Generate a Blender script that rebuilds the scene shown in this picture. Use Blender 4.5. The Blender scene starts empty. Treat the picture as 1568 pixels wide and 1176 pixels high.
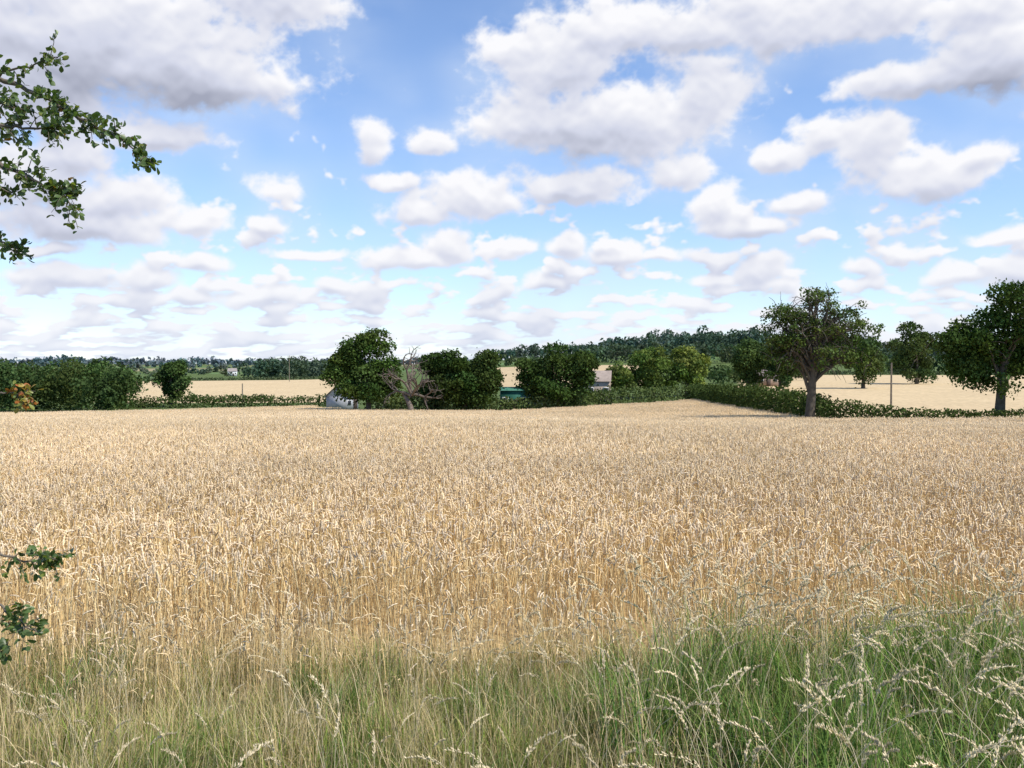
import bpy, math
import numpy as np
from mathutils import Vector, Euler, Matrix
rng = np.random.default_rng(11)
S = bpy.context.scene
F0 = 1394.0      # bearing scale
CAMH = 2.2

# ------------------------------------------------------------------ terrain
TY = np.array([0,12,30,60,90,130,180,250,350,450,600,800,1200,2000,6000],float)
TU = np.array([-900,200,500,784,1030,1250,1568,2600],float)
TZ = np.array([
 [0,0,-.5,-2.2,-3.7,-5.0,-5.7,-5.3,-4.6,-6,-7,-6,-1,5,14],
 [0,0,-.5,-2.1,-3.6,-4.9,-5.6,-5.0,-3.6,-5,-6,-5, 0,5,14],
 [0,0,-.45,-2.0,-3.5,-4.9,-5.5,-4.8,-3.0,-4,-5,-4, 0,5,14],
 [0,0,-.45,-2.1,-3.8,-5.0,-5.0,-3.7,-0.5,1.5,5, 8, 8,6,14],
 [0,0,-.52,-2.4,-3.8,-4.1,-3.5,-2.8,-1,2,10,18,18,10,14],
 [0,0,-.60,-2.6,-3.6,-3.3,-2.6,-2,-1.2,1,9,14,14,8,14],
 [0,0,-.65,-2.4,-3.2,-3.0,-2.5,-2,-1.3,0,3,5,6,6,14],
 [0,0,-.65,-2.4,-3.2,-3.0,-2.5,-2,-1.3,0,3,5,6,6,14]],float)
def ground_z(x,y):
    x=np.atleast_1d(np.asarray(x,float)); y=np.atleast_1d(np.asarray(y,float))
    x,y=np.broadcast_arrays(x,y)
    out=np.zeros(x.shape)
    u=784+F0*x/np.maximum(y,15)
    for k in (0.86,0.93,1.0,1.07,1.14):
        yy=np.clip(y*k,0,6000)
        prof=np.stack([np.interp(yy,TY,TZ[i]) for i in range(len(TU))],0)
        uu=np.clip(u+(k-1)*700,TU[0],TU[-1]-1e-3)
        j=np.clip(np.searchsorted(TU,uu,side='right')-1,0,len(TU)-2)
        f=(uu-TU[j])/(TU[j+1]-TU[j]); f=f*f*(3-2*f)
        a=np.take_along_axis(prof,j[None],0)[0]; b=np.take_along_axis(prof,(j+1)[None],0)[0]
        out+=a*(1-f)+b*f
    return out/5
def gz(x,y): return float(ground_z(x,y)[0])
def at(u,d): return ((u-784)/F0*d, d)
FU=[-1500,0,200,470,545,780,1000,1055,1150,1200,1270,1400,1568,2600]
FD=[105,112,125,150,130,126,138,143,110,94,82,78,74,66]
def field_far(u): return np.interp(u,FU,FD)

# ------------------------------------------------------------------ helpers
def nrm(a): return a/np.maximum(np.linalg.norm(a,axis=-1,keepdims=True),1e-9)
class MB:
    def __init__(s): s.V=[];s.F=[];s.C=[];s.M=[];s.n=0
    def add(s,V,F,C,m=0):
        V=np.asarray(V,float).reshape(-1,3); F=np.asarray(F,int).reshape(-1,4)
        C=np.asarray(C,float)
        if C.ndim==1: C=np.tile(C,(len(V),1))
        s.V.append(V);s.F.append(F+s.n);s.C.append(C);s.M.append(np.full(len(F),m));s.n+=len(V)
    def build(s,name,mats,link=True,loc=(0,0,0),smooth=False,coll=None,alpha=None):
        V=np.concatenate(s.V);F=np.concatenate(s.F);C=np.concatenate(s.C);M=np.concatenate(s.M)
        me=bpy.data.meshes.new(name)
        me.vertices.add(len(V)); me.vertices.foreach_set('co',V.astype(np.float32).ravel())
        me.loops.add(F.size); me.loops.foreach_set('vertex_index',F.astype(np.int32).ravel())
        me.polygons.add(len(F)); me.polygons.foreach_set('loop_start',np.arange(0,F.size,4,dtype=np.int32))
        me.polygons.foreach_set('loop_total',np.full(len(F),4,dtype=np.int32))
        me.polygons.foreach_set('material_index',M.astype(np.int32))
        if smooth: me.polygons.foreach_set('use_smooth',np.ones(len(F),bool))
        a=me.color_attributes.new('tint','FLOAT_COLOR','POINT')
        c4=np.ones((len(V),4),np.float32); c4[:,:3]=C
        if alpha is not None: c4[:,3]=alpha
        a.data.foreach_set('color',c4.ravel())
        me.update(calc_edges=True)
        for m in mats: me.materials.append(m)
        o=bpy.data.objects.new(name,me); o.location=loc
        if coll is not None: coll.objects.link(o)
        elif link: S.collection.objects.link(o)
        return o
def tubes(P,R,sides=4,flat=1.0):
    P=np.asarray(P,float);R=np.asarray(R,float);N,K,_=P.shape
    T=nrm(np.gradient(P,axis=1))
    ref=np.array([0.31,0.17,0.93]) if abs(np.mean(np.abs(T[...,2])))<0.8 else np.array([0.9,0.4,0.1])
    A=nrm(np.cross(T,ref));B=np.cross(T,A)
    an=np.arange(sides)*2*math.pi/sides
    V=P[:,:,None,:]+R[:,:,None,None]*(np.cos(an)[None,None,:,None]*A[:,:,None,:]+flat*np.sin(an)[None,None,:,None]*B[:,:,None,:])
    n=np.arange(N)[:,None,None]*K*sides;k=np.arange(K-1)[None,:,None]*sides;s=np.arange(sides)[None,None,:];s2=(s+1)%sides
    F=np.stack([n+k+s,n+k+s2,n+k+sides+s2,n+k+sides+s],-1).reshape(-1,4)
    return V.reshape(-1,3),F
def ribbons(P,W,side):
    P=np.asarray(P,float);N,K,_=P.shape
    V=np.stack([P-side[:,None,:]*W[:,:,None]/2,P+side[:,None,:]*W[:,:,None]/2],2)
    n=np.arange(N)[:,None]*K*2;k=np.arange(K-1)[None,:]*2
    F=np.stack([n+k,n+k+1,n+k+3,n+k+2],-1).reshape(-1,4)
    return V.reshape(-1,3),F
def leafquads(C,size,out,el=1.5,bias=0.7,bend=0.15):
    N=len(C);n=nrm(out*bias+nrm(rng.normal(size=(N,3))))
    t=nrm(np.cross(n,rng.normal(size=(N,3))));b=np.cross(n,t);s=size[:,None]
    V=np.stack([C+t*s*el/2,C+b*s/2+n*s*bend,C-t*s*el/2,C-b*s/2+n*s*bend],1)
    return V.reshape(-1,3),np.arange(N*4).reshape(-1,4)
def rep(c,k): return np.repeat(c,k,axis=0)

# ------------------------------------------------------------------ materials
def mat_tint(name,rough=0.7,trans=0.25,spec=0.2,nscale=0.0,namt=0.0,transtint=(1.1,1.2,0.5),simple=False):
    m=bpy.data.materials.new(name);m.use_nodes=True;nt=m.node_tree;nt.nodes.clear()
    N=nt.nodes.new;L=nt.links.new
    at_=N('ShaderNodeAttribute');at_.attribute_name='tint'
    col=at_.outputs['Color']
    if namt>0:
        g=N('ShaderNodeNewGeometry');n=N('ShaderNodeTexNoise');n.inputs['Scale'].default_value=nscale;n.inputs['Detail'].default_value=2
        L(g.outputs['Position'],n.inputs['Vector'])
        mr=N('ShaderNodeMapRange');mr.inputs[1].default_value=.3;mr.inputs[2].default_value=.7;mr.inputs[3].default_value=1-namt;mr.inputs[4].default_value=1+namt
        L(n.outputs['Fac'],mr.inputs[0])
        v=N('ShaderNodeVectorMath');v.operation='SCALE';L(col,v.inputs[0]);L(mr.outputs[0],v.inputs['Scale']);col=v.outputs[0]
    if simple:
        p=N('ShaderNodeBsdfDiffuse');L(col,p.inputs['Color'])
    else:
        p=N('ShaderNodeBsdfPrincipled');L(col,p.inputs['Base Color']);p.inputs['Roughness'].default_value=rough
        p.inputs['Specular IOR Level'].default_value=spec
    o=N('ShaderNodeOutputMaterial')
    if trans>0:
        tr=N('ShaderNodeBsdfTranslucent');v2=N('ShaderNodeVectorMath');v2.operation='MULTIPLY';L(col,v2.inputs[0]);v2.inputs[1].default_value=transtint
        L(v2.outputs[0],tr.inputs['Color']);ms=N('ShaderNodeMixShader');ms.inputs[0].default_value=trans
        L(p.outputs[0],ms.inputs[1]);L(tr.outputs[0],ms.inputs[2]);L(ms.outputs[0],o.inputs[0])
    else: L(p.outputs[0],o.inputs[0])
    return m
M_leaf=mat_tint('foliage',trans=.20,simple=True)
M_bark=mat_tint('bark',trans=0,rough=.9,nscale=3,namt=.3)
M_wheat=mat_tint('wheat_straw',trans=0,nscale=.16,namt=.12,simple=True)
M_grass=mat_tint('grass_blades',trans=.2,nscale=1.2,namt=.15,simple=True)
M_fleaf=mat_tint('hawthorn_leaf',trans=.3,rough=.4,spec=.45,transtint=(1.3,1.5,.4))

# ------------------------------------------------------------------ ground sheet
def smooth_noise(x,y,s,seed=0):
    r=np.random.default_rng(seed);o=np.zeros(np.shape(x))
    for i in range(5):
        a=r.uniform(0,6.28);k=(1.7**i)/s*r.uniform(.8,1.2)
        o=o+np.sin((x*np.cos(a)+y*np.sin(a))*k+r.uniform(0,6))*np.cos((y*np.cos(a)-x*np.sin(a))*k*.8+r.uniform(0,6))/(1.25**i)
    return o/2.5
ys=np.concatenate([np.linspace(-400,-20,12),np.linspace(-15,20,45),np.linspace(21,160,180)[1:],np.geomspace(161,500,150)[1:],np.geomspace(505,7000,120)])
ts=np.linspace(-1.7,1.7,420)
Yg,Tg=np.meshgrid(ys,ts,indexing='ij');Xg=Tg*(np.abs(Yg)+25)
Zg=ground_z(Xg.ravel(),Yg.ravel()).reshape(Xg.shape)
Zg=Zg+np.where((Yg<6)&(Yg>-15),smooth_noise(Xg,Yg,.9,3)*.03,0)
Ug=784+F0*Xg/np.maximum(Yg,5)
green=np.array([.11,.15,.05]);beige=np.array([.62,.47,.27]);soil=np.array([.20,.185,.08])
Cg=np.empty(Xg.shape+(3,));Cg[:]=green
pn=smooth_noise(Xg,Yg,130,8);far=Yg>500
Cg[far&(pn>.25)]=np.array([.34,.29,.16]);Cg[far&(pn<-.3)]=np.array([.14,.22,.08])
isf=(Yg<field_far(Ug)+1)&(Yg>6.0);Cg[isf]=np.array([.50,.38,.20])
Cg[(Yg<=6.0)]=soil
Cg[(Ug>150)&(Ug<535)&(Yg>185)&(Yg<362)]=beige
Cg[(Ug>735)&(Ug<1000)&(Yg>235)&(Yg<455)]=beige*.9
Cg[(Ug>1130)&(Yg>field_far(Ug)+6)&(Yg<338)]=beige
Cg*=(1+.06*smooth_noise(Xg,Yg,9,77)+.05*smooth_noise(Xg,Yg,2,78))[...,None]
gm=MB();nr,nc=Xg.shape
idx=np.arange(nr*nc).reshape(nr,nc)
gm.add(np.stack([Xg,Yg,Zg],-1).reshape(-1,3),np.stack([idx[:-1,:-1],idx[:-1,1:],idx[1:,1:],idx[1:,:-1]],-1).reshape(-1,4),Cg.reshape(-1,3))
M_ground=mat_tint('ground_soil_and_stubble',trans=0,rough=.95,nscale=1.3,namt=.16,spec=.05)
gm.build('ground',[M_ground],smooth=True)

# ------------------------------------------------------------------ instancer
def make_instancer(name,P,rots,scl,ids,coll,realize=False):
    me=bpy.data.meshes.new(name);me.vertices.add(len(P));me.vertices.foreach_set('co',np.asarray(P,np.float32).ravel())
    a=me.attributes.new('rot','FLOAT_VECTOR','POINT');a.data.foreach_set('vector',np.asarray(rots,np.float32).ravel())
    a=me.attributes.new('scl','FLOAT','POINT');a.data.foreach_set('value',np.asarray(scl,np.float32))
    a=me.attributes.new('idx','INT','POINT');a.data.foreach_set('value',np.asarray(ids,np.int32))
    o=bpy.data.objects.new(name,me);S.collection.objects.link(o)
    ng=bpy.data.node_groups.new(name+'_scatter','GeometryNodeTree')
    ng.interface.new_socket('Geometry',in_out='INPUT',socket_type='NodeSocketGeometry')
    ng.interface.new_socket('Geometry',in_out='OUTPUT',socket_type='NodeSocketGeometry')
    N=ng.nodes.new;L=ng.links.new
    gi=N('NodeGroupInput');go=N('NodeGroupOutput')
    ci=N('GeometryNodeCollectionInfo');ci.inputs['Collection'].default_value=coll
    ci.inputs['Separate Children'].default_value=True;ci.inputs['Reset Children'].default_value=True
    ip=N('GeometryNodeInstanceOnPoints');ip.inputs['Pick Instance'].default_value=True
    def na(n,t):
        x=N('GeometryNodeInputNamedAttribute');x.data_type=t;x.inputs['Name'].default_value=n;return x.outputs['Attribute']
    e=N('FunctionNodeEulerToRotation');L(na('rot','FLOAT_VECTOR'),e.inputs[0]);L(e.outputs[0],ip.inputs['Rotation'])
    L(na('scl','FLOAT'),ip.inputs['Scale']);L(na('idx','INT'),ip.inputs['Instance Index'])
    L(gi.outputs[0],ip.inputs['Points']);L(ci.outputs[0],ip.inputs['Instance'])
    if realize:
        rz=N('GeometryNodeRealizeInstances');L(ip.outputs[0],rz.inputs[0]);L(rz.outputs[0],go.inputs[0])
    else: L(ip.outputs[0],go.inputs[0])
    md=o.modifiers.new('scatter','NODES');md.node_group=ng
    return o
def slope_rots(x,y,th):
    e=.8;gx=(ground_z(x+e,y)-ground_z(x-e,y))/(2*e);gy=(ground_z(x,y+e)-ground_z(x,y-e))/(2*e)
    out=[]
    for a,b,t in zip(gx,gy,th):
        n=Vector((-a,-b,1)).normalized();q=Vector((0,0,1)).rotation_difference(n)
        out.append((q.to_matrix()@Matrix.Rotation(t,3,'Z')).to_euler()[:])
    return np.array(out)

# ------------------------------------------------------------------ wheat patches
EAR=np.array([.86,.665,.415]);STEM=np.array([.84,.64,.33])
def wheat_patch(name,size,dens,lod,coll,short=0.12):
    mb=MB();N=int(size*size*dens)
    bx=rng.uniform(-size/2,size/2,(N,2))*1.04
    h=rng.normal(.70,.05,N);h=np.where(rng.random(N)<short,rng.uniform(.38,.64,N),h);h=np.clip(h,.35,.83)
    ld=rng.uniform(0,2*math.pi,N);lean=np.stack([np.cos(ld),np.sin(ld)],1)*rng.uniform(.0,.16,N)[:,None]
    base=np.concatenate([bx,np.zeros((N,1))],1)
    top=base+np.concatenate([lean,h[:,None]],1)
    br=rng.uniform(.70,1.12,N)[:,None];hue=rng.uniform(-1,1,(N,1))
    cE=EAR*br*np.concatenate([1+.04*hue,1+0*hue,1-.12*hue],1)
    cS=STEM*rng.uniform(.65,1.12,(N,1))*np.concatenate([1+.07*hue,1+0*hue,1-.1*hue],1)
    odd=rng.random(N)<.05;cS[odd]=np.array([.52,.33,.14]);cE[odd]*=.7
    k=(4,2,2)[lod];t=np.linspace(0,1,k)
    z0=(0,.25,.45)[lod]
    P=base[:,None,:]+(np.stack([lean[:,0][:,None]*t**2,lean[:,1][:,None]*t**2,h[:,None]*(z0/.7+(1-z0/.7)*t)],-1))
    wst=(.0045,.008,.02)[lod]
    sa=rng.uniform(0,math.pi,N);side=np.stack([np.cos(sa),np.sin(sa),0*sa],1)
    V,Fc=ribbons(P,np.full((N,k),wst),side);mb.add(V,Fc,rep(cS*(.9 if lod else 1),k*2))
    a=rng.uniform(0,2*math.pi,N);tilt=np.abs(rng.normal(.5,.5,N));tilt=np.clip(tilt,.02,2.1)
    d=np.stack([np.cos(a)*np.sin(tilt),np.sin(a)*np.sin(tilt),np.cos(tilt)],1)
    Ln=rng.uniform(.075,.115,N)*(1,1.1,1.6)[lod]
    ek=(7,3,3)[lod];s=np.linspace(0,1,ek)
    P=top[:,None,:]+d[:,None,:]*(Ln[:,None]*s)[:,:,None];P[:,:,2]-=Ln[:,None]*(s**2)*.35*np.sin(np.minimum(tilt,1.5))[:,None]
    if lod==0: prof=np.array([.35,1,.72,1.05,.7,.85,.15])
    elif lod==1: prof=np.array([.5,1.1,.2])
    else: prof=np.array([.6,1.3,.3])
    R=prof[None,:]*(rng.uniform(.007,.0095,N)*(1,1.2,2.2)[lod])[:,None]
    V,Fc=tubes(P,R,4 if lod<2 else 3,.75);cc=rep(cE,ek*(4 if lod<2 else 3))
    if lod==0: cc=cc*np.tile(np.repeat(np.array([.75,1.12,.75,1.12,.75,1.1,.9]),4),N)[:,None]
    mb.add(V,Fc,cc)
    if lod==0:
        M=int(N*.9);ii=rng.integers(0,N,M);hz=rng.uniform(.25,.85,M)
        a=rng.uniform(0,2*math.pi,M);ll=rng.uniform(.08,.2,M);tt=np.linspace(0,1,4)
        o=np.stack([np.cos(a),np.sin(a),0*a],1)
        p0=base[ii]+np.concatenate([lean[ii]*hz[:,None]**2,(h[ii]*hz)[:,None]],1)
        P=p0[:,None,:]+o[:,None,:]*(ll[:,None]*tt)[:,:,None]*.7;P[:,:,2]+=ll[:,None]*(.7*tt-1.3*tt**2)
        W=(rng.uniform(.005,.010,M)[:,None])*np.array([.8,1,.7,.1])[None,:]
        V,Fc=ribbons(P,W,np.stack([-np.sin(a),np.cos(a),.3+0*a],1));c=np.array([.76,.58,.33])*rng.uniform(.5,1.15,(M,1))
        mb.add(V,Fc,rep(c,8))
    return mb.build(name,[M_wheat],coll=coll)
cw=[bpy.data.collections.new(n) for n in ('wheat_near_plants','wheat_mid_plants','wheat_far_plants')]
for i in range(5): wheat_patch('wheat_plants_patch.%03d'%i,1.0,290,0,cw[0])
for i in range(3): wheat_patch('wheat_plants_patch_edge.%03d'%i,1.0,150,0,cw[0],.6)
for i in range(4): wheat_patch('wheat_plants_patch_mid.%03d'%i,1.5,190,1,cw[1])
for i in range(4): wheat_patch('wheat_plants_patch_far.%03d'%i,3.0,55,2,cw[2])
def tiles(y0,y1,st,nv,ragged=False):
    xs=[];yy=[]
    for y in np.arange(y0,y1,st):
        w=y*.63+3.5;g=np.arange(-w,w,st);xs.append(g+rng.uniform(-.05,.05,len(g))*st);yy.append(np.full(len(g),y)+rng.uniform(-.06,.06,len(g))*st)
    x=np.concatenate(xs);y=np.concatenate(yy);row=y.copy()
    if ragged: y=y+.22*np.sin(x*1.1+1)+.12*np.sin(x*2.7)
    u=784+F0*x/y;k=y<field_far(u)-st*.4
    x,y,row=x[k],y[k],row[k]
    th=rng.integers(0,4,len(x))*math.pi/2+rng.uniform(-.06,.06,len(x))
    P=np.stack([x,y,ground_z(x,y)+.035*smooth_noise(x,y,2.5,5)-.0],1)
    ids=rng.integers(0,nv,len(x));sc=np.ones(len(x))
    if ragged:
        e=row<y0+.3;ids[e]=5+rng.integers(0,3,e.sum());sc[e]=.8;sc[(row>=y0+.3)&(row<y0+1.3)]=.93
    return P,slope_rots(x,y,th),sc,ids
make_instancer('wheat_field',*tiles(6.15,16.7,.97,5,True),cw[0])
make_instancer('wheat_field',*tiles(17.2,46,1.46,4),cw[1])
make_instancer('wheat_field',*tiles(47,152,2.9,4),cw[2])

# ------------------------------------------------------------------ grass verge
def blade_set(mb,N,rad,h0,h1,w,cols,leanmax,segs=4):
    a=rng.uniform(0,6.283,N);r=rad*np.sqrt(rng.random(N))
    base=np.stack([np.cos(a)*r,np.sin(a)*r,0*a],1)
    h=rng.uniform(h0,h1,N);ld=rng.uniform(0,6.283,N);ln=rng.uniform(.1,leanmax,N)*h
    t=np.linspace(0,1,segs+1);o=np.stack([np.cos(ld),np.sin(ld)],1)
    P=np.empty((N,segs+1,3));P[:,:,:2]=base[:,None,:2]+o[:,None,:]*(ln[:,None]*t**2)[:,:,None]
    P[:,:,2]=h[:,None]*(t-.35*t**3*(ln/h/leanmax)[:,None]*1.2)
    W=w*rng.uniform(.6,1.3,N)[:,None]*np.clip(1-t**2.2,.06,1)[None,:]
    sd=ld+math.pi/2+rng.uniform(-.7,.7,N);side=np.stack([np.cos(sd),np.sin(sd),0*sd],1)
    V,F=ribbons(P,W,side);cols=np.asarray(cols);c=cols[rng.integers(0,len(cols),N)]*rng.uniform(.6,1.25,(N,1))
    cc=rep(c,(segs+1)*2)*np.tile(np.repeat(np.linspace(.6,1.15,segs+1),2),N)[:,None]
    mb.add(V,F,cc)
def seed_stalk(mb,h,lean,kind,col):
    a=rng.uniform(0,6.283);t=np.linspace(0,1,7)
    b=np.array([rng.uniform(-.1,.1),rng.uniform(-.1,.1)])
    P=np.zeros((1,7,3));P[0,:,0]=b[0]+np.cos(a)*lean*t**2.5;P[0,:,1]=b[1]+np.sin(a)*lean*t**2.5;P[0,:,2]=h*(t-.12*t**4*lean/.3)
    V,F=tubes(P,np.full((1,7),.0018)*np.linspace(1.2,.7,7)[None],3);mb.add(V,F,col*.95)
    tip=P[0,-1];T=nrm(P[0,-1]-P[0,-2]);n=38 if kind==0 else 46;Lh=rng.uniform(.09,.15) if kind==0 else rng.uniform(.12,.19)
    s=rng.random(n);dd=nrm(rng.normal(size=(n,3)));spread=(.010 if kind==0 else .015)*(1-s*.6)
    sag=np.stack([np.cos(a)*s*s*Lh*.4,np.sin(a)*s*s*Lh*.4,-s*s*Lh*.35],1)
    C=tip+T*(s*Lh)[:,None]+dd*spread[:,None]*rng.uniform(.3,1,(n,1))+sag
    ax=nrm(T+.5*dd);sz=rng.uniform(.010,.016,n);PP=np.stack([C-ax*sz[:,None]*.6,C,C+ax*sz[:,None]*.8],1)
    V,F=tubes(PP,np.array([.2,1,.1])[None,:]*sz[:,None]*.28,3);mb.add(V,F,rep(col*rng.uniform(.8,1.2,(n,1)),9))
cg=bpy.data.collections.new('grass_tuft_kinds')
GR=[(.20,.31,.07),(.15,.26,.055),(.27,.36,.10),(.11,.21,.05),(.36,.37,.15)];OL=[(.36,.39,.11),(.48,.42,.16),(.28,.35,.08),(.60,.48,.23),(.23,.32,.06)]
ST=[(.72,.57,.31),(.64,.48,.25),(.80,.65,.40)]
def tuft(n,f):
    mb=MB();f(mb);return mb.build(n,[M_grass],coll=cg)
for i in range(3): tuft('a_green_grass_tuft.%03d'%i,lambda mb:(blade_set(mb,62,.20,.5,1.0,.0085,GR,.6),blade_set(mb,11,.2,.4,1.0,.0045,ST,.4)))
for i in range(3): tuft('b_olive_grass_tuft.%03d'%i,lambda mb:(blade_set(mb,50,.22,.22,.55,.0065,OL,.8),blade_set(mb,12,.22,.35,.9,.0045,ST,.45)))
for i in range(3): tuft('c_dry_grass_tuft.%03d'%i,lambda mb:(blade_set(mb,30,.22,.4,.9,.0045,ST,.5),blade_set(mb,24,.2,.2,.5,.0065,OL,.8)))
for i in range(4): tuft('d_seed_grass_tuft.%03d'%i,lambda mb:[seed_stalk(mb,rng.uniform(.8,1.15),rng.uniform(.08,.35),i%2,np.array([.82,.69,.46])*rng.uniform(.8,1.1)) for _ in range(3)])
nG=3200
gx_,gy_=np.meshgrid(np.linspace(-6.2,6.2,80),np.linspace(1.6,6.6,40));x=(gx_.ravel()+rng.uniform(-.12,.12,nG));y=(gy_.ravel()+rng.uniform(-.1,.1,nG))
gright=1/(1+np.exp(-(x-(1.0+.1*(5-y)+.35*np.sin(y*2.3)))*2.2))*(y<6.2)
gpatch=np.clip(.30+.38*smooth_noise(x,y,.7,91)-(y-4.3)*.12,0,.75)
pgreen=np.clip(gright*(.72+.25*smooth_noise(x,y,.45,97))+gpatch*(1-gright),0,1)
r=rng.random(nG);ids=np.empty(nG,int);sc=np.empty(nG)
g=r<pgreen;ids[g]=rng.integers(0,3,g.sum());sc[g]=np.where(gright[g]>.4,rng.uniform(.55,1.02,g.sum())*(1+.12*smooth_noise(x[g],y[g],.6,98)),rng.uniform(.3,.55,g.sum()))
o=~g;q=rng.random(o.sum());near=y[o]>4.9
ids[o]=np.where(q<(.68-.3*near),3+rng.integers(0,3,o.sum()),6+rng.integers(0,3,o.sum()));sc[o]=rng.uniform(.5,.95,o.sum())*np.where(y[o]>5.0,.75,1)
P=np.stack([x,y,ground_z(x,y)],1);rt=np.stack([rng.normal(0,.08,nG),rng.normal(0,.08,nG),rng.uniform(0,6.28,nG)],1)
nS=380
xs=np.where(rng.random(nS)<.5,rng.uniform(.4,4.2,nS),rng.uniform(-4.5,4.2,nS));ysd=rng.uniform(2.0,6.0,nS)
scs=np.where(xs>.6,rng.uniform(.7,1.0,nS),rng.uniform(.5,.85,nS))
P=np.concatenate([P,np.stack([xs,ysd,ground_z(xs,ysd)],1)]);rt=np.concatenate([rt,np.stack([0*xs,0*xs,rng.uniform(0,6.28,nS)],1)])
ids=np.concatenate([ids,9+rng.integers(0,4,nS)]);sc=np.concatenate([sc,scs])
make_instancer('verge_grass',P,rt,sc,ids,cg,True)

# ------------------------------------------------------------------ trees
def limb(p0,p1,n=7,wob=.08,sag=0):
    t=np.linspace(0,1,n)[:,None];L=np.linalg.norm(p1-p0);w=np.cumsum(rng.normal(0,wob*L/n*1.3,(n,3)),0);w-=t*w[-1]
    P=p0+(p1-p0)*t+w*(t*(1-t)*4);P[:,2]+=L*.13*np.sin(t[:,0]*math.pi)
    return P
def make_tree(name,u,d,vtop,wpx,cbot,col,leaf=.30,nleaf=12000,dense=1.0,trunk_u=None,trunk_r=.35,lobes=42,lobe_r=.3,seed=0,shape=None,limbs=14,twigs=0,barkc=(.10,.085,.065)):
    global rng
    rng=np.random.default_rng(seed+100)
    bx,by=at(trunk_u if trunk_u else u,d);bz=gz(bx,by);cx=(u-784)/F0*d-bx
    ztop=CAMH+(560-vtop)/F0*d-bz;zbot=CAMH+(560-cbot)/F0*d-bz;ztop+=.08*(ztop-zbot);W=wpx/F0*d/2*1.05;H=(ztop-zbot)/2;zc=(ztop+zbot)/2
    mb=MB()
    m=min(W,H*1.15)
    L=[]
    if shape is None: shape=[(0,0,1,1)]
    sp=np.array([s[2]*s[3] for s in shape]);sp=sp/sp.sum()
    while len(L)<lobes:
        s=shape[rng.choice(len(shape),p=sp)]
        v=nrm(rng.normal(size=3))*rng.uniform(.1,1)**.45
        lr=lobe_r*rng.uniform(.5,1.25)
        kx=max(0.1,s[2]-lr*m/W);kz=max(.1,s[3]-lr*m*.85/H)
        L.append((cx+(s[0]+v[0]*kx)*W,v[1]*kx*W*.9,zc+(s[1]+v[2]*kz)*H,lr))
    L=np.array(L)
    ttop=np.array([cx*.5,0,zbot+H*.9]);P=limb(np.zeros(3)-np.array([0,0,.3]),ttop,9,.03)
    V,F=tubes(P[None],(trunk_r*np.array([1.5,1.08,.95,.88,.8,.7,.58,.45,.3]))[None],9);mb.add(V,F,np.array(barkc),1)
    order=rng.permutation(len(L))
    for j in order[:limbs]:
        s=rng.uniform(.35,.95);p0=P[int(s*8)];p1=L[j,:3];Q=limb(p0,p1,8,.12)
        r0=trunk_r*.42*rng.uniform(.6,1);V,F=tubes(Q[None],np.linspace(r0,.035,8)[None],6);mb.add(V,F,np.array(barkc),1)
        for _ in range(3+twigs):
            q=Q[rng.integers(3,8)];e=q+nrm(rng.normal(size=3)+np.array([0,0,.5]))*m*rng.uniform(.15,.38)
            V,F=tubes(limb(q,e,5,.12)[None],np.linspace(r0*.3,.015,5)[None],4);mb.add(V,F,np.array(barkc),1)
    wt=L[:,3]**2;cnt=rng.multinomial(nleaf,wt/wt.sum())
    for (lx,ly,lz,lr),n in zip(L,cnt):
        dirs=nrm(rng.normal(size=(n,3)));flip=rng.random(n)<.5;dirs[:,2]=np.where((dirs[:,2]<-.3)&flip,-dirs[:,2],dirs[:,2])
        rr=lr*m*rng.uniform(.35,1.1,n)**(.6*dense)
        C=np.array([lx,ly,lz])+dirs*rr[:,None]*np.array([1.1,1.1,.85])
        C+=rng.normal(0,.08*m*lr,(n,3))*(1+2*(rng.random((n,1))<.12))
        out=nrm(dirs+np.array([0,0,.35]))
        V,F=leafquads(C,leaf*rng.uniform(.55,1.25,n),out,1.4,.8)
        tn=np.array(col)*rng.uniform(.75,1.3)*np.array([rng.uniform(.85,1.15),1,rng.uniform(.8,1.1)])
        mb.add(V,F,rep(tn*rng.uniform(.65,1.4,(n,1)),4))
    return mb.build(name,[M_leaf,M_bark],loc=(bx,by,bz))
DG=(.062,.102,.026)
make_tree('oak_tree',1256,84,438,190,596,(.090,.130,.038),leaf=.19,nleaf=10500,trunk_u=1240,trunk_r=.42,lobes=100,lobe_r=.145,seed=33,limbs=80,twigs=7,dense=1.5,
   shape=[(-.05,.3,.6,.7),(-.48,.05,.5,.6),(.48,.1,.5,.75),(0,-.4,.8,.5),(.58,-.45,.4,.4),(-.62,-.3,.36,.4)])
make_tree('oak_tree',1548,80,436,228,620,DG,leaf=.22,nleaf=32000,trunk_u=1530,trunk_r=.42,lobes=105,lobe_r=.20,seed=5,
   shape=[(0.15,.3,.7,.7),(-.45,-.1,.5,.5),(.5,-.2,.6,.8),(-.35,-.5,.62,.48)])
make_tree('oak_tree',558,128,499,138,630,(.066,.108,.028),leaf=.3,nleaf=18000,trunk_u=565,lobes=75,lobe_r=.21,seed=7,
   shape=[(.15,.42,.5,.56),(-.5,-.15,.48,.45),(.45,-.1,.5,.7),(0,-.4,.9,.6),(-.3,.1,.4,.5)])
make_tree('ash_tree',712,128,528,124,636,(.050,.082,.023),leaf=.3,nleaf=17000,lobes=64,lobe_r=.22,seed=8,shape=[(-.35,.2,.5,.8),(.5,.0,.5,.8),(0,-.2,.95,.8)])
make_tree('oak_tree',856,134,522,142,632,(.053,.088,.025),leaf=.3,nleaf=17000,lobes=66,lobe_r=.22,seed=9,shape=[(-.1,.2,.55,.8),(.5,.15,.45,.8),(-.55,-.05,.45,.7),(0,-.3,.95,.7)])
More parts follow.
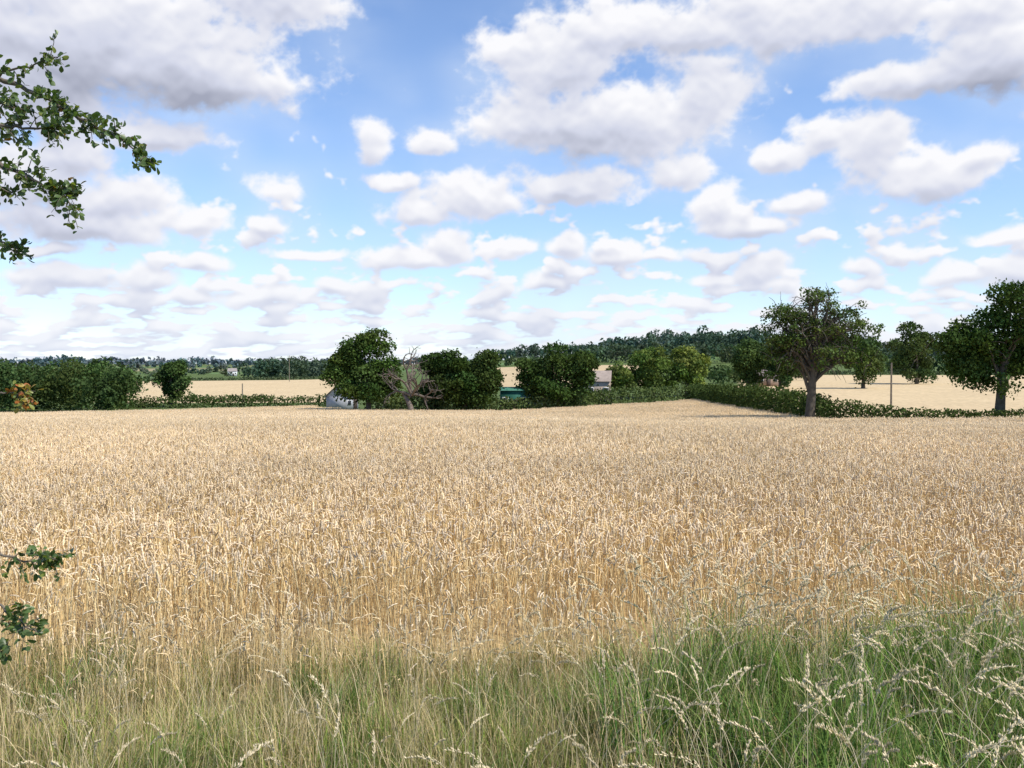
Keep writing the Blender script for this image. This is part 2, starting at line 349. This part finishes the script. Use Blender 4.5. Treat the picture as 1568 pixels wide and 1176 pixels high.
make_tree('lime_tree',1000,170,534,104,612,(.12,.165,.045),leaf=.36,nleaf=9000,lobes=36,seed=10,lobe_r=.26)
make_tree('lime_tree',1052,172,529,74,608,(.155,.20,.05),leaf=.36,nleaf=8000,lobes=30,seed=11)
make_tree('lime_tree',952,165,552,58,612,(.13,.175,.05),leaf=.36,nleaf=5000,lobes=24,seed=12)
make_tree('oak_tree',1145,200,514,70,598,(.072,.105,.035),leaf=.4,nleaf=7000,lobes=30,seed=13)
make_tree('oak_tree',1195,195,524,68,600,(.058,.09,.03),leaf=.4,nleaf=7000,lobes=28,seed=14)
make_tree('oak_tree',1322,190,516,76,592,(.064,.098,.035),leaf=.4,nleaf=7500,lobes=30,seed=15)
make_tree('oak_tree',1404,220,493,90,594,(.064,.097,.035),leaf=.42,nleaf=9500,lobes=44,lobe_r=.24,seed=16)
make_tree('hawthorn_tree',262,165,551,66,622,(.068,.105,.033),leaf=.35,nleaf=7000,lobes=32,seed=17)
make_tree('ash_tree',664,132,543,70,632,(.055,.088,.028),leaf=.3,nleaf=8000,lobes=34,seed=18)
def dead_tree():
    global rng
    rng=np.random.default_rng(77)
    bx,by=at(630,124);bz=gz(bx,by);mb=MB();c=np.array([.155,.125,.10])
    def grow(p,dr,L,r,dep):
        n=6;P=[p]
        for i in range(n-1):
            dr=nrm(dr+rng.normal(0,.2,3)+np.array([0,0,.04]));P.append(P[-1]+dr*L/(n-1))
        P=np.array(P);V,F=tubes(P[None],np.linspace(r,r*.55,n)[None],6);mb.add(V,F,c*rng.uniform(.7,1.2),0)
        if dep==0:return
        for k in range(3):
            q=P[rng.integers(3,n)];grow(q,nrm(dr+rng.normal(0,.75,3)+np.array([0,0,.1])),L*rng.uniform(.5,.78),r*.55,dep-1)
    grow(np.array([0,0,-.2]),np.array([0,0,1.]),3.8,.45,0)
    for a in (0,1.0,2.1,3.1,4.1,5.2):
        grow(np.array([0,0,2.6+.4*rng.random()]),nrm(np.array([math.cos(a)*1.1,math.sin(a)*.6,rng.uniform(.5,1.1)])),3.0,.22,3)
    grow(np.array([0,0,3.3]),np.array([.1,0,1.]),3.1,.24,3)
    mb.build('dead_tree',[M_bark],loc=(bx,by,bz))
dead_tree()

# ------------------------------------------------------------------ hedges & tree masses
def hedge(name,path,width,col,leaf,dens=26,seed=0):
    global rng
    rng=np.random.default_rng(seed+500)
    mb=MB();pts=[(*at(u,d),h) for u,d,h in path]
    for (x0,y0,h0),(x1,y1,h1) in zip(pts[:-1],pts[1:]):
        Ls=math.hypot(x1-x0,y1-y0);n=int(Ls*dens*max(h0,h1)*(.3/leaf)**1.5)
        t=rng.random(n);x=x0+(x1-x0)*t;y=y0+(y1-y0)*t
        h=(h0+(h1-h0)*t)*(1+.14*smooth_noise(x*3,y*3,3.6,seed)+.07*smooth_noise(x,y,.5,seed+1))
        a=rng.uniform(0,math.pi,n);rr=rng.uniform(.75,1.05,n)
        px,py=-(y1-y0)/Ls,(x1-x0)/Ls;o=np.cos(a)*width/2*rr*(1+.2*smooth_noise(x,y,1.2,seed+3))
        zf=np.where(rng.random(n)<.5,np.sin(a)*rr,rng.uniform(0.02,.95,n)*rr)
        X=x+px*o;Y=y+py*o;C=np.stack([X,Y,ground_z(X,Y)+h*zf],1)
        out=nrm(np.stack([px*np.cos(a),py*np.cos(a),np.sin(a)+.3],1))
        V,F=leafquads(C,leaf*rng.uniform(.5,1.3,n),out,1.4,.8)
        m=1+.3*smooth_noise(x,y,1.5,seed+9)
        mb.add(V,F,rep(np.array(col)*m[:,None]*rng.uniform(.6,1.35,(n,1)),4))
        k=int(Ls*1.2);t=rng.random(k);x=x0+(x1-x0)*t;y=y0+(y1-y0)*t;b=np.stack([x,y,ground_z(x,y)-.1],1)
        P=np.stack([b,b+np.stack([0*x,0*x,.7*(h0+(h1-h0)*t)],1)],1);V,F=tubes(P,np.full((k,2),.04),4);mb.add(V,F,np.array([.09,.07,.05]),1)
    return mb.build(name,[M_leaf,M_bark])
HG=(.07,.10,.03)
hedge('hedge',[(585,133,2.8),(640,129,2.8),(700,128,2.0),(770,130,2.3),(860,134,2.8),(950,141,3.0),(1062,149,2.8)],2.4,(.11,.145,.05),.28,dens=40,seed=1)
hedge('hedge',[(1062,150,2.8),(1110,128,3.2),(1160,110,3.3),(1215,95,3.1),(1262,85,2.7)],2.6,HG,.24,dens=56,seed=2)
hedge('hedge',[(1255,84,2.6),(1320,82,2.1),(1390,80,1.6),(1500,77,1.35),(1640,74,1.35),(2000,70,1.5)],1.7,(.08,.115,.033),.17,dens=90,seed=3)
hedge('hedge',[(150,160,2.4),(250,160,2.0),(330,165,1.9),(400,166,1.9),(490,168,2.0),(545,165,2.4)],2,HG,.3,dens=44,seed=4)
hedge('hedge',[(285,190,3),(300,190,1.4),(380,190,1.5),(420,192,1.4)],2,(.07,.105,.035),.35,dens=40,seed=5)
hedge('hedge',[(180,366,1.2),(540,366,1.2)],3,(.09,.115,.06),.5,dens=40,seed=6)
hedge('hedge',[(1100,342,1.8),(1300,342,1.4),(2400,342,1.6)],3,(.09,.115,.06),.5,dens=40,seed=7)
hedge('shrub_row',[(560,140,3.0),(600,140,3.4),(650,138,3.4),(745,140,3.0),(765,141,2.4),(812,142,2.4),(830,142,3.2),(870,146,3.0),(900,146,2.6),(935,150,3.0)],3,(.06,.088,.03),.3,dens=40,seed=8)
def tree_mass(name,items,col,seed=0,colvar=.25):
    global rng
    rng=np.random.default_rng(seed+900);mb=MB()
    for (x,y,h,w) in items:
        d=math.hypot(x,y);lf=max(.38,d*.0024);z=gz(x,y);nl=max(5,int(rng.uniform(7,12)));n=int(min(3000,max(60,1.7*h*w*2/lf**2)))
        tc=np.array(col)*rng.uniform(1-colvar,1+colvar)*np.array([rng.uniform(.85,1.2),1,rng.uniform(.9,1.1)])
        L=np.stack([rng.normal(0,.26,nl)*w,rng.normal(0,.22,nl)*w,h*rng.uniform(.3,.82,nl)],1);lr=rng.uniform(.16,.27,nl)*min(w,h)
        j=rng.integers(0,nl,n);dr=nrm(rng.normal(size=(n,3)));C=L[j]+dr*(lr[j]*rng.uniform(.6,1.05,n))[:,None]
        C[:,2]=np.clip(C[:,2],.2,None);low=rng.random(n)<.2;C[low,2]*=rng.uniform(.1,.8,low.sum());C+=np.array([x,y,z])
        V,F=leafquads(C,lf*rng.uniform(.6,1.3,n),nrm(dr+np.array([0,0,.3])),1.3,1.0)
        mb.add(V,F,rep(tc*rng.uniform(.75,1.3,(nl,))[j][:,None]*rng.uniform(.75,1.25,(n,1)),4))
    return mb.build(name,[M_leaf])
def band(u0,u1,d0,d1,n,tops,seed,hmin=6,wr=(.8,1.2)):
    r=np.random.default_rng(seed);out=[]
    for k in range(n):
        u=u0+(u1-u0)*(k+r.uniform(-.4,.4)+.5)/n;d=r.uniform(d0,d1);x,y=at(u,d);z=gz(x,y)
        vt=np.interp(u,tops[0],tops[1])+r.uniform(-4,7);h=CAMH+(560-vt)/F0*d-z;h=float(np.clip(h,hmin,19))*r.uniform(.85,1.08)
        out.append((x,y,h,h*r.uniform(*wr)))
    return out
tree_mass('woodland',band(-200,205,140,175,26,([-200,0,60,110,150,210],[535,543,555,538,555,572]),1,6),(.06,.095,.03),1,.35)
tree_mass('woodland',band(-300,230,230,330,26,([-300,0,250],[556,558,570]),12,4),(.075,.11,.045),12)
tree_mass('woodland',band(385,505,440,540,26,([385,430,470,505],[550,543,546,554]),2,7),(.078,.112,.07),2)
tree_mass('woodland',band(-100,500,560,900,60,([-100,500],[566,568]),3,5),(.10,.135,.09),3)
tree_mass('distant_woodland',band(-500,900,1500,2300,240,([-500,100,400,900],[549,547,551,549]),4,9,(1.2,2.2)),(.12,.165,.19),4)  # aerial haze mixed into the leaf colour: bluer and paler
tree_mass('distant_woodland',band(-400,560,1000,1300,60,([-400,560],[557,559]),14,7,(1.2,2)),(.11,.15,.15),14)  # leaf colour carries haze here too
sk=([740,784,840,900,1000,1080,1150,1250,1340,1450,1568,2000],[536,531,526,523,508,500,505,515,522,526,530,535])
tree_mass('hill_woodland',band(745,1700,620,900,170,sk,5,8,(.9,1.3)),(.085,.125,.095),5,.35)  # hill woods: some distance haze put into the leaf colour
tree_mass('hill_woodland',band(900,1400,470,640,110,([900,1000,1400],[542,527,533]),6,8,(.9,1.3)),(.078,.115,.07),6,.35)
tree_mass('woodland',band(1085,1240,230,290,18,([1085,1240],[556,556]),7,5),(.07,.105,.04),7)
tree_mass('woodland',band(1330,2300,350,400,60,([1330,1450,2300],[545,540,535]),8,7),(.075,.11,.05),8)
tree_mass('woodland',band(640,900,455,500,24,([640,780,900],[558,548,543]),9,6),(.08,.115,.06),9)
tree_mass('woodland',band(1700,2100,75,95,10,([1700,2100],[470,460]),10,8),(.065,.10,.035),10)

# ------------------------------------------------------------------ buildings, poles
def box(mb,c,s,col,m=0):
    x,y,z=c;a,b,h=s[0]/2,s[1]/2,s[2]/2
    V=np.array([[x+i*a,y+j*b,z+k*h] for i,j,k in [(-1,-1,-1),(1,-1,-1),(1,1,-1),(-1,1,-1),(-1,-1,1),(1,-1,1),(1,1,1),(-1,1,1)]])
    mb.add(V,[[0,3,2,1],[4,5,6,7],[0,1,5,4],[1,2,6,5],[2,3,7,6],[3,0,4,7]],np.array(col,float),m)
def part(mb,name,parent,mat):
    o=mb.build(name,[mat],smooth=False);o.parent=parent;return o
M_flat=mat_tint('painted_boards',trans=0,rough=.7,nscale=2.5,namt=.12)
M_roof=mat_tint('roof_sheet',trans=0,rough=.55,nscale=1.5,namt=.15)
def building(name,u,d,L,D,H,R,wall,roof,rot=0,windows=2,zoff=0,door=True):
    x,y=at(u,d);e=bpy.data.objects.new(name,None);S.collection.objects.link(e);e.location=(x,y,gz(x,y)+zoff);e.rotation_euler=(0,0,rot)
    w=MB();box(w,(0,0,H/2),(L,D,H),wall)
    for sx in (-1,1):
        V=np.array([[sx*L/2,-D/2,H],[sx*L/2,D/2,H],[sx*L/2,0,H+R],[sx*L/2,0,H+R]]);w.add(V,[[0,1,2,3]],np.array(wall,float))
    part(w,'walls',e,M_flat)
    r=MB();o=.25
    for sy in (-1,1):
        y0=sy*(D/2+o);zl=H-o*R/(D/2)
        V=np.array([[-L/2-o,y0,zl],[L/2+o,y0,zl],[L/2+o,0,H+R],[-L/2-o,0,H+R],[-L/2-o,y0,zl+.1],[L/2+o,y0,zl+.1],[L/2+o,0,H+R+.1],[-L/2-o,0,H+R+.1]])
        r.add(V,[[0,1,2,3],[4,5,6,7],[0,1,5,4],[1,2,6,5],[0,3,7,4]],np.array(roof,float))
    part(r,'roof',e,M_roof)
    g=MB()
    for i in range(windows):
        wx=-L/2+L*(i+.5)/windows
        if door and i==windows//2: box(g,(wx,-D/2-.02,1.0),(1.0,.06,2.0),(.08,.06,.05))
        else:
            box(g,(wx,-D/2-.03,H*.58),(.95,.06,.85),(.7,.7,.68));box(g,(wx,-D/2-.07,H*.58),(.78,.04,.68),(.03,.035,.045))
    part(g,'windows_and_door',e,M_flat)
    return e
building('farm_barn',524,148,3.2,4,2.3,1.5,(.38,.39,.41),(.20,.215,.24),rot=math.radians(62),windows=2)
building('green_shed',787,134,4.0,3,3.4,.35,(.03,.13,.09),(.05,.17,.12),rot=.05,windows=3)
building('farm_house',912,162,5.2,4,3.9,1.6,(.36,.29,.23),(.30,.24,.20),rot=-.15,windows=4)
building('farm_outbuilding',822,150,2.6,3,3.8,1.2,(.5,.5,.53),(.26,.30,.37),rot=.6,windows=2)
building('white_house',356,640,6,5,3.5,2,(.7,.7,.68),(.3,.26,.24),rot=.2,windows=4,zoff=0)
building('cottage',1172,215,5,4,2.4,1.5,(.3,.22,.17),(.16,.13,.12),rot=.1,windows=3)
def pole(u,d,h,arms=True):
    x,y=at(u,d);mb=MB();t=np.linspace(0,1,6)
    P=np.zeros((1,6,3));P[0,:,2]=-.3+(h+.3)*t;V,F=tubes(P,np.linspace(.13,.09,6)[None],8);mb.add(V,F,np.array([.2,.17,.13]))
    if arms:
        box(mb,(0,-.12,h-.3),(1.3,.1,.1),(.2,.17,.13))
        for s in (-.55,0.02,.55):box(mb,(s,-.12,h-.17),(.07,.07,.14),(.5,.5,.5))
    mb.build('utility_pole',[M_bark],loc=(x,y,gz(x,y)))
pole(1365,112,5.9,False);pole(1148,200,6.0);pole(443,330,9.5);pole(371,172,4.2,False)

# ------------------------------------------------------------------ foreground hawthorn
def hawthorn():
    global rng
    rng=np.random.default_rng(42);mb=MB();D=2.6;bc=np.array([.13,.11,.085])
    def W(u,v,dd=0): d=D+dd;return np.array([(u-784)/F0*d,d,CAMH+(560-v)/F0*d])
    def leaf_at(p,ax,sz,col):
        n=nrm(rng.normal(size=3)+np.array([0.2,-.2,.7]));ax=nrm(ax);s=nrm(np.cross(ax,n));n=np.cross(s,ax)
        pr=[(0,.05),(.22,.17),(.42,.27),(.60,.33),(.78,.30),(.9,.2),(1,.04)]
        PL=[];PR=[];PM=[]
        for t,w in pr:
            w*=rng.uniform(.8,1.1);c=p+ax*t*sz-n*sz*.18*t*t;PM.append(c);PL.append(c-s*w*sz+n*w*sz*.3);PR.append(c+s*w*sz+n*w*sz*.3)
        V=np.array(PL+PM+PR);k=len(pr);F=[]
        for i in range(k-1):F+=[[i,i+1,k+i+1,k+i],[k+i,k+i+1,2*k+i+1,2*k+i]]
        mb.add(V,F,col,1)
    def leafcol():
        r=rng.random()
        if r<.015:return np.array([.30,.16,.05])
        if r<.12:return np.array([.22,.25,.06])
        return np.array([.085,.13,.04])*rng.uniform(.6,1.5)
    def cluster(p,dr,n,sz=.032,colf=leafcol):
        for _ in range(n):leaf_at(p+rng.normal(0,.004,3),dr*.6+nrm(rng.normal(size=3)),sz*rng.uniform(.6,1.2),colf())
    def branch(pts,r0,r1,tw=14,tl=.09,sz=.030,lf=4,start=.15,colf=leafcol):
        pts=np.array(pts);k=len(pts);tt=np.linspace(0,k-1,k*5);P=np.stack([np.interp(tt,np.arange(k),pts[:,i]) for i in range(3)],1)
        for _ in range(2):P[1:-1]=(P[:-2]+2*P[1:-1]+P[2:])/4
        P[1:-1]+=rng.normal(0,.003,(len(P)-2,3))
        V,F=tubes(P[None],np.linspace(r0,r1,len(P))[None],6);mb.add(V,F,bc,0)
        n=len(P)
        for i in range(tw):
            s=rng.uniform(start,1);j=min(n-2,int(s*(n-1)));p=P[j];dr=nrm(P[j+1]-P[j])
            d2=nrm(dr*.6+nrm(rng.normal(size=3))*.9);L=tl*rng.uniform(.3,1.2);Q=limb(p,p+d2*L,5,.15)
            V,F=tubes(Q[None],np.linspace(r1*.9,r1*.45,5)[None],4);mb.add(V,F,bc,0)
            for q in Q[1:]:cluster(q,d2,rng.integers(1,lf),sz,colf)
        cluster(P[-1],dr,4,sz,colf)
    tx,ty=-3.0,2.5
    trunk=limb(np.array([tx,ty,-.2]),np.array([tx+.1,ty,4.4]),10,.04)
    V,F=tubes(trunk[None],np.linspace(.13,.04,10)[None],10);mb.add(V,F,bc,0)
    T=lambda z:np.array([tx+.05,ty,z])
    s1=.021
    branch([T(2.9),W(-60,115,.1),W(20,128,.05),W(80,155),W(130,185,-.05),W(185,212,-.05),W(237,252,-.08)],.010,.0016,58,.045,s1,4,.42)
    branch([W(-10,122,.05),W(40,105),W(98,88)],.004,.0014,18,.05,s1,4,.1)
    branch([T(2.6),W(-70,170),W(0,195),W(60,198,.05),W(112,203,.1)],.009,.0016,34,.07,s1,4,.45)
    branch([T(2.3),W(-60,225,.1),W(0,250),W(50,272),W(85,298,-.05),W(118,318,-.05)],.010,.0016,52,.065,s1,4,.45)
    branch([T(2.6),W(-50,150,.1),W(-10,160,.1),W(40,170,.1)],.006,.0016,18,.07,s1,4,.5)
    branch([T(2.2),W(-60,270),W(-10,280),W(28,300)],.006,.0016,24,.06,s1,4,.5)
    branch([T(2.1),W(-60,350),W(0,368),W(30,388)],.006,.0016,14,.035,s1,4,.65)
    branch([T(1.0),W(-90,830),W(0,850),W(40,862,.1),W(88,858,.1)],.006,.0016,18,.05,.022,4,.6)
    branch([T(.9),W(-90,900),W(-10,925),W(20,950),W(52,972)],.006,.0016,20,.06,.022,4,.6)
    branch([T(.9),W(-90,950),W(-30,990),W(-5,1005)],.006,.0016,14,.05,.024,4,.6)
    yl=lambda:np.array([[.34,.24,.05],[.12,.17,.04],[.4,.14,.04],[.22,.24,.05]][rng.integers(0,4)])*rng.uniform(.8,1.2)
    branch([T(1.8),W(-80,590),W(-20,605),W(20,600),W(44,622)],.005,.0016,14,.04,.019,4,.65,yl)
    for i in range(26):
        z=rng.uniform(.7,4.3);a=rng.uniform(math.pi*.5,math.pi*1.5);e=T(z)+np.array([math.cos(a)*.9,math.sin(a)*.9,rng.uniform(0,.5)])
        branch([T(z),(T(z)+e)/2+np.array([0,0,.1]),e],.012,.003,16,.14,.032,4,.3)
    mb.build('hawthorn_bush',[M_bark,M_fleaf])
hawthorn()

# ------------------------------------------------------------------ sun, sky, clouds
SAZ,SEL=math.radians(118),math.radians(50)
sd=Vector((math.sin(SAZ)*math.cos(SEL),math.cos(SAZ)*math.cos(SEL),math.sin(SEL)))
sl=bpy.data.lights.new('sun','SUN');sl.energy=5.0;sl.angle=math.radians(.53);sl.color=(1,.94,.84)
so=bpy.data.objects.new('sun',sl);so.rotation_euler=sd.to_track_quat('Z','Y').to_euler();S.collection.objects.link(so)
w=bpy.data.worlds.new('World');S.world=w;w.use_nodes=True;nt=w.node_tree;nt.nodes.clear()
sky=nt.nodes.new('ShaderNodeTexSky');sky.sky_type='NISHITA';sky.sun_disc=False;sky.sun_elevation=SEL;sky.sun_rotation=SAZ;sky.air_density=1.0;sky.dust_density=.0;sky.ozone_density=4.0
hs=nt.nodes.new('ShaderNodeVectorMath');hs.operation='MULTIPLY';hs.inputs[1].default_value=(1.12,1.16,1.28);nt.links.new(sky.outputs[0],hs.inputs[0])
b1=nt.nodes.new('ShaderNodeBackground');nt.links.new(hs.outputs[0],b1.inputs[0]);b1.inputs[1].default_value=.15
wo=nt.nodes.new('ShaderNodeOutputWorld');nt.links.new(b1.outputs[0],wo.inputs[0])

def perlin(x,y,seed):
    r=np.random.default_rng(seed);p=r.permutation(512);ga=r.uniform(0,2*math.pi,512)
    xi=np.floor(x).astype(int);yi=np.floor(y).astype(int);xf=x-xi;yf=y-yi
    u=xf*xf*xf*(xf*(xf*6-15)+10);v=yf*yf*yf*(yf*(yf*6-15)+10)
    gxx=np.cos(ga);gyy=np.sin(ga)
    def gr(a,b,dx,dy):
        h=p[(p[a&511]+b)&511];return gxx[h]*dx+gyy[h]*dy
    a=gr(xi,yi,xf,yf);b=gr(xi+1,yi,xf-1,yf);c=gr(xi,yi+1,xf,yf-1);d=gr(xi+1,yi+1,xf-1,yf-1)
    return (a*(1-u)+b*u)*(1-v)+(c*(1-u)+d*u)*v*1.0
def fbm(x,y,o,seed,gain=.5,billow=False):
    s=0;a=1;t=0
    for i in range(o):
        n=perlin(x*2**i+13.7*i,y*2**i+7.1*i,seed+i)*1.5
        if billow:n=.45-np.abs(n)*1.6
        s=s+a*n;t+=a;a*=gain
    return s/t
A0,A1,E0,E1=-.76,.76,-.004,.54
nA,nE=1750,640
aa=np.linspace(A0,A1,nA);ee=np.linspace(E0,E1,nE);EE,AA=np.meshgrid(ee,aa,indexing='ij')
dA=aa[1]-aa[0];dE=ee[1]-ee[0]
def blur(T,k,it=2):
    for _ in range(it):
        for ax in (0,1):
            c=np.cumsum(np.pad(T,[(k+1,k) if i==ax else (0,0) for i in (0,1)],mode='edge'),axis=ax)
            n=T.shape[ax];T=(np.take(c,range(2*k+1,2*k+1+n),axis=ax)-np.take(c,range(0,n),axis=ax))/(2*k+1)
    return T
BL=[(150,60,320,140),(420,0,130,65),(330,130,150,60),(60,150,150,90),(250,215,90,30),
 (50,280,130,65),(190,310,90,46),(130,350,150,40),(290,345,65,26),(60,385,90,16),(120,240,50,35),
 (432,292,50,28),(408,345,32,20),(470,390,65,13),
 (95,432,95,25),(228,428,55,27),(310,405,46,17),(400,458,75,21),(300,455,50,15),
 (850,105,110,75),(790,90,60,42),(960,50,140,55),(800,195,90,55),(890,200,90,65),(960,200,150,80),(1040,265,55,38),(730,300,95,42),(880,292,95,34),(650,330,70,28),(1080,150,75,70),(1060,60,110,55),
 (570,225,28,44),(655,222,38,28),(600,280,50,14),
 (1180,35,165,75),(1330,20,150,60),(1390,128,130,32),(1530,90,120,80),(1500,30,120,60),
 (1250,215,55,38),(1330,220,78,54),(1420,270,115,52),(1490,245,55,32),(1190,248,38,22),
 (1100,322,52,42),(1215,315,52,27),(1150,350,85,20),
 (690,385,48,38),(590,400,50,22),(640,405,46,20),(790,385,42,22),(870,382,32,22),(945,390,46,24),(1090,392,58,15),(1010,395,36,12),
 (520,440,32,15),(830,440,46,18),(1165,418,50,30),(1310,418,28,18),(1372,392,48,19),(1480,430,70,24),(1540,372,60,24),(1550,420,60,26),(1090,430,46,15),
 (-200,150,250,150),(1800,200,200,120),(2100,380,200,60),(-400,400,200,60)]
DK=[(210,150,290,55,1.25),(60,335,150,40,.4),(900,245,190,35,.25),(760,322,150,28,.2),(1240,115,170,35,.2),(1540,140,130,38,1.2),(1410,310,110,20,.5),(1150,365,90,13,.3),(1380,150,120,22,.35)]  # soft grey patches: shade painted into the cloud colour
def px(u,v,ru,rv):
    a=math.atan((u-784)/F0);e=(560-v)/F0*math.cos(a);return a,e,ru/F0*math.cos(a)**2,rv/F0*math.cos(a)
wa=AA+.016*fbm(AA*14,EE*14,3,5);we=EE+.014*fbm(AA*14+50,EE*14,3,6)
best=np.full(AA.shape,-3.)
for b in BL:
    a,e,ra,re=px(*b);re*=1.17;ra*=1.13
    X=(wa-a)/ra;Yv=(we-e)/re;Yv=np.where(Yv<0,-1.5*Yv,Yv)
    f=1-np.sqrt(X*X+Yv*Yv);k=.15;best=np.where(np.abs(best-f)<k,np.maximum(best,f)+(k-np.abs(best-f))**2/(4*k),np.maximum(best,f))
best=np.clip(best*1.8,-1.5,1.6)
lg=np.log(np.maximum(EE,0)+.03)
hn=fbm(AA*22,lg*5.8,4,21);thr=np.interp(EE,[0,.05,.10,.16,.24,.6],[-.20,-.12,.0,.15,.5,.6])
hf=np.clip((hn-thr)*3.6,-1.5,1.2)
Dn=np.maximum(best,hf)
bil=fbm(AA*30,EE*34,5,41,.5,True)
fb=fbm(AA*20,EE*24,8,31,.58)
amp=np.interp(EE,[0,.06,.14],[.5,.85,1.])
Dn=Dn+(.95*fb+.55*bil)*amp
soft=blur(np.clip(Dn,0,2.2),2)
T=np.minimum(soft,1.7)
tau=np.zeros_like(T);step=.0040
for k in range(1,15):
    se=int(round(k*step/dE));sa=int(round(k*step*.35/dA))
    sh=np.zeros_like(T);sh[:nE-se,:nA-sa]=T[se:,sa:]
    tau+=sh*(1.0 if k<5 else .5)*.12
tau=blur(tau,2,1)
lit=np.exp(-tau*1.1)
se=max(1,int(round(.007/dE)));sh=T.copy();sh[:-se,:]=T[se:,:];rel=blur(np.clip((T-sh)*.6,-.3,.3),1,1)
dk=np.zeros_like(T)
for b in DK:
    a,e,ra,re=px(*b[:4]);dk+=b[4]*np.exp(-1.2*(((AA-a)/ra)**2+((EE-e)/re)**2))
L=np.clip(.46+.60*lit+rel*.55-.40*dk+.24*fbm(AA*8,EE*11,4,61)+.08*bil,0.02,1)  # sunlit tops and shaded bases go into the emitted cloud colour
c0=np.array([.36,.385,.49]);c1=np.array([.66,.69,.82]);c2=np.array([.97,.97,1.0])
L3=L[...,None];col=np.where(L3<.5,c0+(c1-c0)*L3*2,c1+(c2-c1)*(L3*2-1))
hz=np.interp(EE,[0,.04,.12],[.45,.2,0])[...,None];col=col*(1-hz)+np.array([.72,.82,.97])*hz
al=np.clip(Dn/.85+.14,0,1);al=al*al*(3-2*al)
vs=np.clip(.42+fbm(AA*6,EE*10,6,71)*1.4,0,1);near=np.clip(blur(np.clip(Dn+.9,0,1),14,2),0,1)
veil=vs*near*np.interp(EE,[0,.1,.25,.45],[.6,.52,.46,.40])
haze=np.interp(EE,[-.01,.0,.05,.12,.25,.45],[.6,.5,.28,.16,.10,.04])
col=np.where(al[...,None]>.01,col,np.array([.80,.86,.98]))
mixv=al/(np.maximum(1-(1-al)*(1-veil)*(1-haze),1e-3));col=col*mixv[...,None]+np.array([.70,.81,.98])*(1-mixv[...,None])
al=1-(1-al)*(1-veil)*(1-haze)
fade=np.clip((E1-EE)/.10,0,1)*np.clip((A1-np.abs(AA))/.06,0,1);al=al*fade
RR=9000.
V=np.stack([np.sin(AA)*RR,np.cos(AA)*RR,EE*RR+CAMH],-1)
sm=MB();ii=np.arange(nA*nE).reshape(nE,nA)
sm.add(V.reshape(-1,3),np.stack([ii[:-1,:-1],ii[:-1,1:],ii[1:,1:],ii[1:,:-1]],-1).reshape(-1,4),col.reshape(-1,3))
m=bpy.data.materials.new('cumulus_cloud');m.use_nodes=True;nt=m.node_tree;nt.nodes.clear();N=nt.nodes.new;Lk=nt.links.new
at_=N('ShaderNodeAttribute');at_.attribute_name='tint';em=N('ShaderNodeEmission');tp=N('ShaderNodeBsdfTransparent');mx=N('ShaderNodeMixShader');o=N('ShaderNodeOutputMaterial')
Lk(at_.outputs['Color'],em.inputs[0]);em.inputs[1].default_value=1;Lk(at_.outputs['Alpha'],mx.inputs[0]);Lk(tp.outputs[0],mx.inputs[1]);Lk(em.outputs[0],mx.inputs[2]);Lk(mx.outputs[0],o.inputs[0])
try: m.cycles.emission_sampling='NONE'
except Exception: pass
sm.build('sky',[m],smooth=True,alpha=al.ravel())

# ------------------------------------------------------------------ camera
cd=bpy.data.cameras.new('camera');cd.lens=32;cd.sensor_width=36;cd.clip_start=.05;cd.clip_end=20000
co=bpy.data.objects.new('camera',cd);co.location=(0,0,CAMH);co.rotation_euler=(math.radians(90-1.15),0,0)
S.collection.objects.link(co);S.camera=co
S.view_settings.view_transform='Standard';S.view_settings.look='None';S.view_settings.exposure=0
